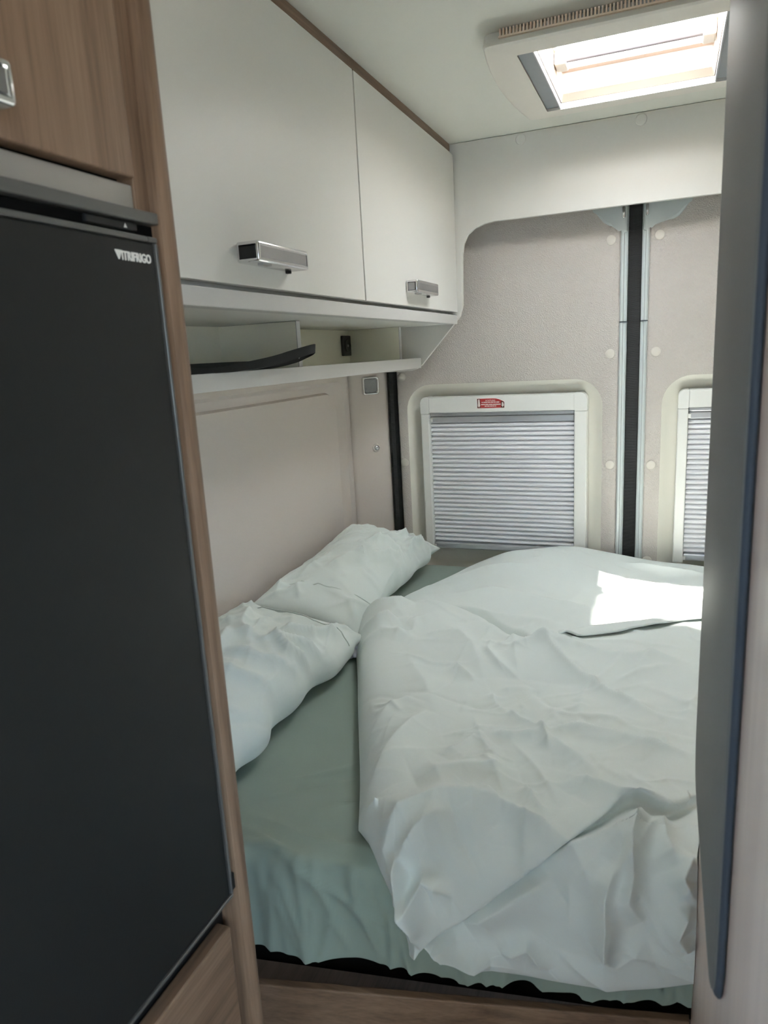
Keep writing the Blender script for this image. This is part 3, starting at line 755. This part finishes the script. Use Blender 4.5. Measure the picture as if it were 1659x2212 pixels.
A_FOLDS = (
    # above the lip
    ([(-0.243, 0.870), (-0.199, 0.852), (-0.159, 0.840), (-0.111, 0.838)], 0.009, 0.008, 2.0),
    ([(-0.177, 0.910), (-0.157, 0.870), (-0.137, 0.848)], 0.009, 0.008, 2.0),
    ([(-0.113, 0.950), (-0.081, 0.925), (-0.049, 0.910), (0.0, 0.922)], 0.010, 0.009, 2.0),
    ([(-0.350, 0.772), (-0.327, 0.804), (-0.279, 0.832), (-0.199, 0.854)], 0.016, 0.022, 1.6),
    ([(-0.331, 0.866), (-0.273, 0.908), (-0.191, 0.944)], 0.012, 0.030, 1.4),
    # pocket and front-left corner
    ([(-0.321, 0.760), (-0.315, 0.736), (-0.309, 0.716), (-0.285, 0.702), (-0.283, 0.676)], 0.016, 0.008, 2.4),
    ([(-0.310, 0.706), (-0.293, 0.714), (-0.277, 0.742), (-0.243, 0.734)], 0.014, 0.007, 1.8),
    ([(-0.317, 0.752), (-0.295, 0.786), (-0.255, 0.816)], 0.012, 0.012, 1.8),
    ([(-0.323, 0.642), (-0.305, 0.656), (-0.289, 0.673), (-0.265, 0.662), (-0.239, 0.668)], 0.016, 0.007, 1.8),
    ([(-0.265, 0.662), (-0.241, 0.650), (-0.217, 0.642), (-0.195, 0.642)], 0.012, 0.007, 1.8),
    ([(-0.331, 0.690), (-0.326, 0.664), (-0.322, 0.640)], 0.010, 0.008, 1.6),
    # hanging front
    ([(-0.013, 0.895), (-0.025, 0.840), (-0.021, 0.806), (-0.025, 0.784), (-0.009, 0.762)], 0.018, 0.010, 2.2),
    ([(-0.043, 0.812), (-0.053, 0.778), (-0.051, 0.754), (-0.053, 0.700)], 0.013, 0.009, 2.2),
    ([(0.050, 0.845), (0.036, 0.816), (0.050, 0.800)], 0.016, 0.008, 1.8),
    ([(0.046, 0.796), (0.032, 0.764), (0.050, 0.745)], 0.015, 0.008, 1.8),
    ([(-0.180, 0.662), (-0.147, 0.686), (-0.139, 0.678), (-0.122, 0.655)], 0.008, 0.008, 1.8),
    ([(-0.043, 0.760), (-0.049, 0.726), (-0.043, 0.688)], 0.008, 0.009, 2.0),
    ([(-0.135, 0.792), (-0.099, 0.822), (-0.049, 0.848), (-0.019, 0.866)], 0.009, 0.012, 2.2),
    ([(-0.230, 0.690), (-0.170, 0.740), (-0.120, 0.780)], 0.010, 0.012, 2.0),
    ([(0.010, 0.900), (0.015, 0.860), (0.030, 0.830)], 0.008, 0.010, 2.0),
    # flat of the bed
    ([(-0.253, 1.430), (-0.209, 1.370), (-0.161, 1.308), (-0.109, 1.262), (-0.047, 1.200), (-0.017, 1.176), (0.05, 1.15)], 0.008, 0.007, 2.0),
    ([(-0.191, 1.080), (-0.173, 1.062), (-0.155, 1.082), (-0.135, 1.096), (-0.073, 1.084), (-0.013, 1.068), (0.04, 1.05)], 0.008, 0.007, 2.0),
    ([(-0.190, 1.085), (-0.173, 1.062), (-0.157, 1.010)], 0.009, 0.007, 1.8),
    ([(-0.245, 1.115), (-0.215, 1.088), (-0.185, 1.068)], 0.008, 0.007, 1.8),
    ([(-0.165, 1.056), (-0.135, 1.018), (-0.083, 0.966)], 0.008, 0.010, 1.8),
    ([(-0.180, 1.058), (-0.217, 1.036), (-0.255, 1.026)], 0.007, 0.009, 1.8),
    ([(-0.393, 1.288), (-0.367, 1.262), (-0.335, 1.230)], 0.006, 0.008, 1.8),
    ([(-0.291, 1.194), (-0.273, 1.152), (-0.249, 1.118)], 0.006, 0.009, 1.8),
    ([(-0.290, 1.360), (-0.213, 1.398), (-0.155, 1.422)], 0.009, 0.010, 1.8),
    ([(-0.230, 1.400), (-0.10, 1.37), (0.06, 1.36)], 0.008, 0.014, 1.6),
    ([(-0.392, 0.814), (-0.385, 0.819), (-0.372, 0.824)], 0.008, 0.004, 1.6),
    ([(-0.72, 1.520), (-0.634, 1.530), (-0.570, 1.560)], 0.010, 0.014, 1.8),
    ([(-0.68, 1.420), (-0.618, 1.428), (-0.580, 1.465)], 0.016, 0.013, 1.8),
    ([(-0.65, 1.350), (-0.592, 1.384), (-0.520, 1.384)], 0.010, 0.014, 1.8),
    ([(-0.40, 0.828), (-0.400, 0.930), (-0.375, 1.060)], 0.010, 0.022, 1.5),
    ([(-0.455, 0.948), (-0.447, 1.054), (-0.400, 1.126)], 0.009, 0.022, 1.5),
    ([(-0.309, 0.934), (-0.295, 0.960), (-0.270, 1.020)], 0.008, 0.018, 1.5),
    ([(-0.50, 1.300), (-0.42, 1.180), (-0.36, 1.060)], 0.007, 0.025, 1.5),
    ([(-0.46, 1.480), (-0.38, 1.38), (-0.32, 1.25)], 0.008, 0.022, 1.5))
def height_A(x, s):
    eL, _, _ = seg_dist(x, s, lA); eR, _, _ = seg_dist(x, s, rA); eH, _, _ = seg_dist(x, s, hA_)
    dl, sg, par = seg_dist(x, s, lip); sd = dl * np.where(sg == 0, 1, sg)      # + = bed side of the lip
    step = 1 / (1 + np.exp(-sd / 0.0026))
    T = 0.074 + 0.013 * vnoise(x, s, 0.20, 21) + 0.006 * vnoise(x, s, 0.09, 22)
    T = T + 0.004 * np.exp(-((x + 0.60) ** 2 / 0.025 + (s - 1.47) ** 2 / 0.02))
    Tl = 0.068 + 0.008 * vnoise(x, s, 0.12, 23)
    lw = np.clip(1 - (x - 0.02) / 0.08, 0.25, 1)
    up = T + 0.016 * np.exp(-np.maximum(sd, 0) / 0.045) * lw
    lo = Tl - 0.016 * np.exp(-np.maximum(-sd, 0) / 0.022) * lw
    h = step * up + (1 - step) * lo
    edge = np.minimum(roundup(eL, 0.075), roundup(eR, 0.05))
    edge = np.minimum(edge, 0.82 + 0.18 * roundup(eH, 0.03))
    h = h * edge
    k = edge ** 1.5
    f = 0
    for pl, a, w, sk in A_FOLDS: f = f + ridge(x, s, pl, a * 2.1, w, sk)
    f = f + wrinkles(x, s, (-0.75, 0.25, 0.85, 1.6), 120, 31, (0.0022, 0.0080), (0.06, 0.22), (0.004, 0.013))
    f = f + wrinkles(x, s, (-0.30, 0.02, 0.92, 1.2), 44, 32, (0.0015, 0.0050), (0.04, 0.12), (0.003, 0.008))
    f = f + wrinkles(x, s, (-0.35, 0.15, 0.64, 0.86), 30, 33, (0.002, 0.008), (0.05, 0.14), (0.005, 0.011))
    return h + f * k + 0.003

dA = None
right_A = [(0.0512, 0.684), (0.0512, 0.76), (0.0512, 0.85), (0.06, 0.90), (0.30, 0.93), (0.58, 0.98), (0.60, 1.2), (0.60, 1.76)]
x, s = coons(lA, rA, hA_, right_A, 440, 460, 1.35, 1.45)
hA = height_A(x, s)
dl_, sg_, _ = seg_dist(x, s, lip); lw_ = np.clip(1 - (x - 0.02) / 0.08, 0.25, 1)
sd_ = dl_ * sg_; roll = np.where(sd_ > 0.004, np.exp(-((sd_ - 0.004) / 0.014) ** 2), np.exp(-((sd_ - 0.004) / 0.0045) ** 2)) * lw_                      # the upper layer rolls over the fold
X, Y, Z = drape(np.where(x < 0.04, x + 0.007 * roll, x), s - 0.015 * roll, hA - A_TOP, 0.10, ZS + 0.004 + A_TOP, 0.05, -0.03)
dvA = empty('duvet', (-0.2, 1.1, ZS), 'rumpled pale mint duvet hanging over the front edge of the bed', 'duvet', 'pale mint duvets on the bed')
ca = obj('duvet_cover', np.stack([X, Y, Z], -1).reshape(-1, 3), grid_faces(440, 460), 'duvet', dvA, True)

B_left = [(-0.60, 1.52), (-0.70, 1.73), (-0.695, 1.80), (-0.655, 1.90), (-0.61, 2.02), (-0.56, 2.165)]
B_front = [(-0.60, 1.52), (-0.50, 1.49), (-0.38, 1.43), (-0.30, 1.385), (-0.235, 1.362), (-0.16, 1.428), (-0.08, 1.488), (0.0, 1.575), (0.084, 1.655), (0.2, 1.68), (0.6, 1.69)]
B_rear = [(-0.56, 2.165), (-0.3, 2.175), (0.0, 2.172), (0.6, 2.17)]
lB, fB, rB = smooth_pl(B_left), smooth_pl(B_front, 60), smooth_pl(B_rear)
right_B = [(0.60, 1.69), (0.60, 2.0), (0.60, 2.17)]
x, s = coons(lB, rB, fB, right_B, 260, 230)
eL, _, _ = seg_dist(x, s, lB); eF, _, _ = seg_dist(x, s, fB); eR, _, _ = seg_dist(x, s, rB)
T = 0.054 + 0.048 * np.exp(-((x + 0.27) ** 2 / 0.035 + (s - 2.0) ** 2 / 0.06)) + 0.012 * vnoise(x, s, 0.2, 41) + 0.004 * vnoise(x, s, 0.09, 42)
edge = np.minimum(roundup(eL, 0.16), roundup(eR, 0.06))
own = T * np.minimum(edge, 0.12 + 0.88 * roundup(eF, 0.10))
f = 0
for pl, a, w, sk in (([(-0.62, 1.86), (-0.48, 1.92), (-0.34, 1.90)], 0.008, 0.02, 2), ([(-0.55, 1.72), (-0.42, 1.75), (-0.25, 1.70), (-0.08, 1.64)], 0.010, 0.022, 2),
                     ([(-0.50, 1.64), (-0.36, 1.62), (-0.2, 1.56)], 0.006, 0.018, 2), ([(-0.20, 1.95), (-0.12, 1.86), (-0.05, 1.82), (0.1, 1.80)], 0.008, 0.012, 2),
                     ([(-0.08, 1.66), (0.0, 1.68), (0.07, 1.665)], 0.014, 0.010, 1.6), ([(-0.1, 2.06), (0.0, 2.04), (0.12, 2.05)], 0.010, 0.010, 2),
                     ([(-0.04, 1.62), (0.03, 1.66), (0.05, 1.72)], 0.008, 0.008, 1.6)):
    f = f + ridge(x, s, pl, a * 1.6, w, sk)
f = f + wrinkles(x, s, (-0.65, 0.25, 1.45, 2.15), 60, 51, (0.0018, 0.0055), (0.06, 0.2), (0.004, 0.012))
own = own + f * edge * np.clip(eF / 0.05, 0.15, 1)
hA2 = height_A(x, s)
dA_, sgA, _ = seg_dist(x, s, rA); inA = sgA < 0                # on the bed-front side of A's rear edge
wR = 1 / (1 + np.exp(-(x + 0.225) / 0.012))
floorA = np.where(inA, hA2, 0.0)
over = np.maximum(own, floorA + 0.005 + 0.014 * roundup(eF, 0.12))
under = np.where(inA, np.minimum(own, np.maximum(floorA - 0.030, 0.002)), np.minimum(own, 0.02 + dA_ * 1.4))
hB = wR * over + (1 - wR) * under
Z = ZS + 0.006 + hB
dvB = empty('duvet', (-0.1, 1.8, ZS), 'sunlit pale mint duvet bunched against the rear doors', 'duvet', 'pale mint duvets on the bed')
obj('duvet_cover', np.stack([x, s, Z], -1).reshape(-1, 3), grid_faces(260, 230), 'duvet', dvB, True)
hp = [(float(x[0 + i, 0]), float(s[0 + i, 0]), float(Z[0 + i, 0])) for i in range(260) if x[i, 0] > -0.235]
tube('hem', [(a, b - 0.002, c + 0.001) for a, b, c in hp[::2]], 0.0030, 'duvet', dvB)

# ---- pillows
def pillow(P00, P01, P10, P11, T, seed, folds, label):
    """corners: bed edge front/rear (00, 01), wall edge front/rear (10, 11)"""
    root = empty('pillow', tuple((np.array(P00) + np.array(P01)) / 2 - np.array((0, 0, 0.02))), label, 'pillow', 'pillows along the side wall')
    c = [np.array(p, float) for p in (P00, P01, P10, P11)]
    n = 150
    w = np.sin(np.linspace(-1, 1, n) * math.pi / 2); w = 0.6 * w + 0.4 * np.linspace(-1, 1, n)
    a, b = np.meshgrid(w, w, indexing='ij')                      # a along the wall, b across
    nrm_ = np.cross(c[1] - c[0], c[2] - c[0]); nrm_ /= np.linalg.norm(nrm_)
    if nrm_[0] < 0: nrm_ = -nrm_
    La, Lb = np.linalg.norm(c[1] - c[0]) / 2, np.linalg.norm(c[2] - c[0]) / 2
    def surf(a, b, side):
        aa = a * (1 - 0.05 * (1 - b * b)); bb_ = b * (1 - 0.09 * (1 - a * a)) + 0.10 * vnoise(a * La, a * 0 + 0.3, 0.075, seed + 9) * np.clip(-b, 0, 1) ** 3 * (1 - a ** 4)
        s, t = (aa + 1) / 2, (bb_ + 1) / 2
        p = ((1 - s) * (1 - t))[..., None] * c[0] + (s * (1 - t))[..., None] * c[1] + ((1 - s) * t)[..., None] * c[2] + (s * t)[..., None] * c[3]
        q = np.clip((1 - a ** 2) * (1 - b ** 2), 0, 1)
        k = q ** 0.42
        x_, y_ = a * La, b * Lb
        h = T * k * (1 + 0.16 * vnoise(x_, y_, 0.16, seed))
        if side > 0:
            f = np.zeros_like(h)
            for pl, am, wd, sk in folds:
                f += ridge(x_, y_, [(u * La, v * Lb) for u, v in pl], am * 2.3, wd * 1.0, sk)
            f += wrinkles(x_, y_, (-La, La, -Lb, Lb), 60, seed + 1, (0.004, 0.010), (0.06, 0.22), (0.005, 0.012))
            r = np.random.default_rng(seed + 5)
            for ca_, cb_ in ((-1, -1), (1, -1), (1, 1), (-1, 1)):
                for _ in range(3):
                    a0_ = (ca_ * La * 0.95, cb_ * Lb * 0.93); l = r.uniform(0.1, 0.2); an = math.atan2(-cb_ * Lb, -ca_ * La) + r.uniform(-0.6, 0.6)
                    f += ridge(x_, y_, [a0_, (a0_[0] + l * math.cos(an) * .5, a0_[1] + l * math.sin(an) * .5), (a0_[0] + l * math.cos(an + .2), a0_[1] + l * math.sin(an + .2))], r.uniform(0.003, 0.008), r.uniform(0.006, 0.012), 1.6)
            h = h + f * np.clip(q * 10, 0, 1)
        else:
            h = h * 0.55
        p = p + side * h[..., None] * nrm_
        p[..., 2] = np.maximum(p[..., 2], ZS + 0.004)
        p[..., 0] = np.maximum(p[..., 0], XL + 0.024)
        return p
    top, bot = surf(a, b, 1), surf(a, b, -1)
    v = np.concatenate([top.reshape(-1, 3), bot.reshape(-1, 3)])
    f = grid_faces(n, n); f = np.concatenate([f, f[:, ::-1] + n * n])
    o = obj('pillowcase', v, f, 'pillow', root, True)
    bm = bmesh.new(); bm.from_mesh(o.data); bmesh.ops.remove_doubles(bm, verts=bm.verts, dist=0.0002); bmesh.ops.recalc_face_normals(bm, faces=bm.faces); bm.to_mesh(o.data); bm.free()
    o.data.polygons.foreach_set('use_smooth', [True] * len(o.data.polygons))
    return root, surf
def seam(root, surf, pts):
    A_ = np.array(pts); t = np.linspace(0, 1, 60); k = np.linspace(0, 1, len(A_))
    a = np.interp(t, k, A_[:, 0])[None]; b = np.interp(t, k, A_[:, 1])[None]
    p = surf(a, b, 1)[0] + np.array((0.0005, 0, 0.0005))
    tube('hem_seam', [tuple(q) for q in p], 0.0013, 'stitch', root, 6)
p1, sf1 = pillow((-0.690, 1.455, -0.672), (-0.692, 2.165, -0.640), (-0.925, 1.36, -0.575), (-0.925, 1.93, -0.525), 0.082, 61,
    [([(-0.1, 0.6), (-0.2, 0.1), (-0.35, -0.3)], 0.012, 0.012, 2), ([(0.05, 0.3), (-0.08, -0.1), (-0.2, -0.5)], 0.010, 0.010, 2), ([(-0.5, 0.3), (-0.3, 0.0), (-0.25, -0.3)], 0.010, 0.014, 2),
     ([(0.1, 0.1), (0.2, -0.3), (0.15, -0.8)], 0.012, 0.010, 2), ([(0.35, 0.8), (0.4, 0.2), (0.3, -0.3)], 0.007, 0.008, 2), ([(0.7, -0.9), (0.55, -0.6), (0.25, -0.75)], 0.016, 0.010, 2),
     ([(0.8, -0.6), (0.6, -0.3), (0.45, 0.0)], 0.009, 0.008, 2), ([(-0.15, -0.35), (0.0, -0.6), (0.1, -0.9)], 0.012, 0.010, 1.8)],
    'pale mint pillow in the far corner, partly behind the other pillow')
seam(p1, sf1, [(-0.74, 0.75), (-0.73, 0.0), (-0.68, -0.92)])
p2, sf2 = pillow((-0.635, 0.78, -0.668), (-0.650, 1.435, -0.655), (-0.925, 0.66, -0.58), (-0.925, 1.32, -0.570), 0.088, 71,
    [([(0.75, 0.6), (0.35, 0.3), (0.1, -0.1)], 0.010, 0.016, 2), ([(0.35, -0.9), (0.3, -0.55), (0.15, -0.2)], 0.014, 0.010, 2), ([(0.2, -0.95), (0.12, -0.6), (0.2, -0.3)], 0.014, 0.010, 1.8),
     ([(0.75, -0.85), (0.5, -0.55), (0.35, -0.1)], 0.009, 0.012, 2), ([(0.05, -0.9), (-0.05, -0.4), (0.0, 0.1)], 0.010, 0.012, 2), ([(0.3, 0.4), (0.0, 0.2), (-0.3, 0.4)], 0.009, 0.012, 2), ([(-0.2, -0.9), (-0.25, -0.3), (-0.2, 0.3)], 0.008, 0.014, 2)],
    'pale mint pillow nearest the fridge cabinet')
seam(p2, sf2, [(0.80, 0.9), (0.82, 0.2), (0.76, -0.5), (0.68, -0.95)])
# white inner pillow corner poking out of the far pillowcase
bm = bmesh.new(); bmesh.ops.create_icosphere(bm, subdivisions=4, radius=1)
for v in bm.verts:
    n_ = v.co.normalized(); k = 1 + 0.22 * math.sin(6 * n_.x + 4 * n_.y) * math.cos(5 * n_.z + 3 * n_.y)
    v.co = Vector((-0.672 + n_.x * 0.026 * k, 1.425 + n_.y * 0.040 * k, -0.680 + n_.z * 0.019 * k))
ip = bm_obj('inner_pillow_corner', bm, 'inner', p1, True); ip['label'] = 'white inner pillow corner'

# ================================================================ roof hatch
hx, hy = XM + 0.01, (1.335 + 1.872) / 2
ht = empty('roof_hatch', (hx, hy, 0.53), 'white roof hatch with bright skylight and roller bar in the ceiling', 'roof hatch')
def bow(x0, x1, y0, y1, z, bulge, r, n=10):
    """rectangle whose short sides bow outwards"""
    pts = rrect(x0, x1, y0, y1, r, n); out = []
    for (px, py) in pts:
        t = (py - y0) / (y1 - y0); b = bulge * 4 * t * (1 - t)
        out.append((px + (b if px > (x0 + x1) / 2 else -b) * (1 if abs(px - (x0 + x1) / 2) > (x1 - x0) * 0.3 else 0), py, z))
    return out
def dense(loop, k=6):
    o_ = []; n = len(loop)
    for i in range(n):
        a, b = np.array(loop[i]), np.array(loop[(i + 1) % n])
        for j in range(k): o_.append(tuple(a + (b - a) * j / k))
    return o_
def hl(x0, x1, y0, y1, z, bulge=0.0, r=0.01):
    base = dense([(p[0], p[1], z) for p in rrect(x0, x1, y0, y1, r, 4)], 8); out = []
    xm, w = (x0 + x1) / 2, (x1 - x0) / 2
    for (px, py, pz) in base:
        t = (py - y0) / (y1 - y0); s_ = (px - xm) / w
        out.append((px + math.copysign(bulge * 4 * t * (1 - t) * abs(s_) ** 8, s_), py, pz))
    return out
IX0, IX1, IY0, IY1 = -0.250, 0.070, 1.462, 1.822
o = loops_mesh('housing', [hl(-0.340, 0.160, 1.446, 1.880, ZC - 0.0005, 0.018, 0.012), hl(-0.340, 0.160, 1.438, 1.880, ZC - 0.016, 0.018, 0.012), hl(-0.334, 0.154, 1.408, 1.878, ZC - 0.032, 0.020, 0.012),
     hl(-0.330, 0.150, 1.404, 1.874, ZC - 0.037, 0.020, 0.012), hl(-0.322, 0.142, 1.408, 1.866, ZC - 0.040, 0.018, 0.012), hl(IX0 - 0.032, IX1 + 0.032, IY0, IY1, ZC - 0.040, 0, 0.003), hl(IX0 - 0.034, IX1 + 0.034, IY0 - 0.001, IY1 + 0.001, ZC - 0.036, 0, 0.003), hl(IX0 - 0.034, IX1 + 0.034, IY0 - 0.001, IY1 + 0.001, ZC - 0.020, 0, 0.003)], 'hatch', ht); shade_auto(o, 35)
# rear lower lip, a thinner frame under the housing
box('rear_lip', -0.318, 0.138, 1.862, 1.886, ZC - 0.034, ZC - 0.001, 'hatch', ht, 0.004)
for xa, xb in ((IX0 - 0.0335, IX0 - 0.004), (IX1 + 0.004, IX1 + 0.0335)):
    box('blind_guide', xa, xb, IY0, IY1, ZC - 0.034, ZC - 0.022, 'slot', ht, 0.001)
for xa in (IX0 - 0.004, IX1 + 0.001):
    box('guide_lip', xa, xa + 0.003, IY0, IY1, ZC - 0.039, ZC - 0.022, 'alu', ht, 0.0008)
# light shaft
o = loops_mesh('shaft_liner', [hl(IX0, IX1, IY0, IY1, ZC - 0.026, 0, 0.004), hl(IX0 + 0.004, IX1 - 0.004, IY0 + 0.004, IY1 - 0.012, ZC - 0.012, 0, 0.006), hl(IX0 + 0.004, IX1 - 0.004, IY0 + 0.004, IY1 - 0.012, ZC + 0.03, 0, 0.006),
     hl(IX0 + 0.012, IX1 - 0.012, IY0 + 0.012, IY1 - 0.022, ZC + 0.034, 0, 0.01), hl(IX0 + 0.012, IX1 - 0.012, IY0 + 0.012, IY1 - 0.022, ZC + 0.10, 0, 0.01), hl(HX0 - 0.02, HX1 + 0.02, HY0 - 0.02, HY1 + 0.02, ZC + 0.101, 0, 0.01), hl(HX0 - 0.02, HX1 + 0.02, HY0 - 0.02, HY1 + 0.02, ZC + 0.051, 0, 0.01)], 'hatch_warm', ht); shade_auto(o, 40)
vs = []; nn = 24
for i in range(nn):
    for j in range(nn):
        a, b = i / (nn - 1), j / (nn - 1)
        vs.append((HX0 + (HX1 - HX0) * a, HY0 + (HY1 - HY0) * b, ZC + 0.106 + 0.05 * (16 * a * (1 - a) * b * (1 - b)) ** 0.5))
obj('dome', vs, grid_faces(nn, nn), 'dome', ht, True)
# pleated screen pulled part of the way, ending in the roller bar
YBAR, ZBAR = 1.690, ZC + 0.020
pv, pf = [], []; npl = 22
for i in range(npl + 1):
    yy = IY0 + 0.014 + (YBAR - IY0 - 0.014) * i / npl; zz = ZBAR + (0.003 if i % 2 else -0.001)
    pv += [(IX0 + 0.016, yy, zz), (IX1 - 0.016, yy, zz)]
    if i: pf.append((2 * i - 2, 2 * i - 1, 2 * i + 1, 2 * i))
obj('pleated_screen', pv, pf, 'screen', ht)
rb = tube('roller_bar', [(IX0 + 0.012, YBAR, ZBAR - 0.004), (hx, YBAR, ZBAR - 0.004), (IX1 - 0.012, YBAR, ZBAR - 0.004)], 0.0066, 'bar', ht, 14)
for xa in (IX0 + 0.005, IX1 - 0.029):
    box('bar_bracket', xa, xa + 0.024, YBAR - 0.016, YBAR + 0.034, ZBAR - 0.016, ZBAR + 0.010, 'hatch', rb, 0.003)
# comb-like ventilation grille along the front edge
bm = bmesh.new()
xx = -0.308
while xx < 0.118:
    box_bm(bm, xx, xx + 0.0028, 1.432, 1.446, ZC - 0.013, ZC - 0.001); xx += 0.0062
box_bm(bm, -0.310, 0.125, 1.4325, 1.4465, ZC - 0.0155, ZC - 0.0125)
g = bm_obj('vent_grille', bm, mat('grille_warm_glow', srgb(250, 228, 204), 0.4), ht); g['kind'] = 'stuff'  # warm light leaking between the slats is put into their colour
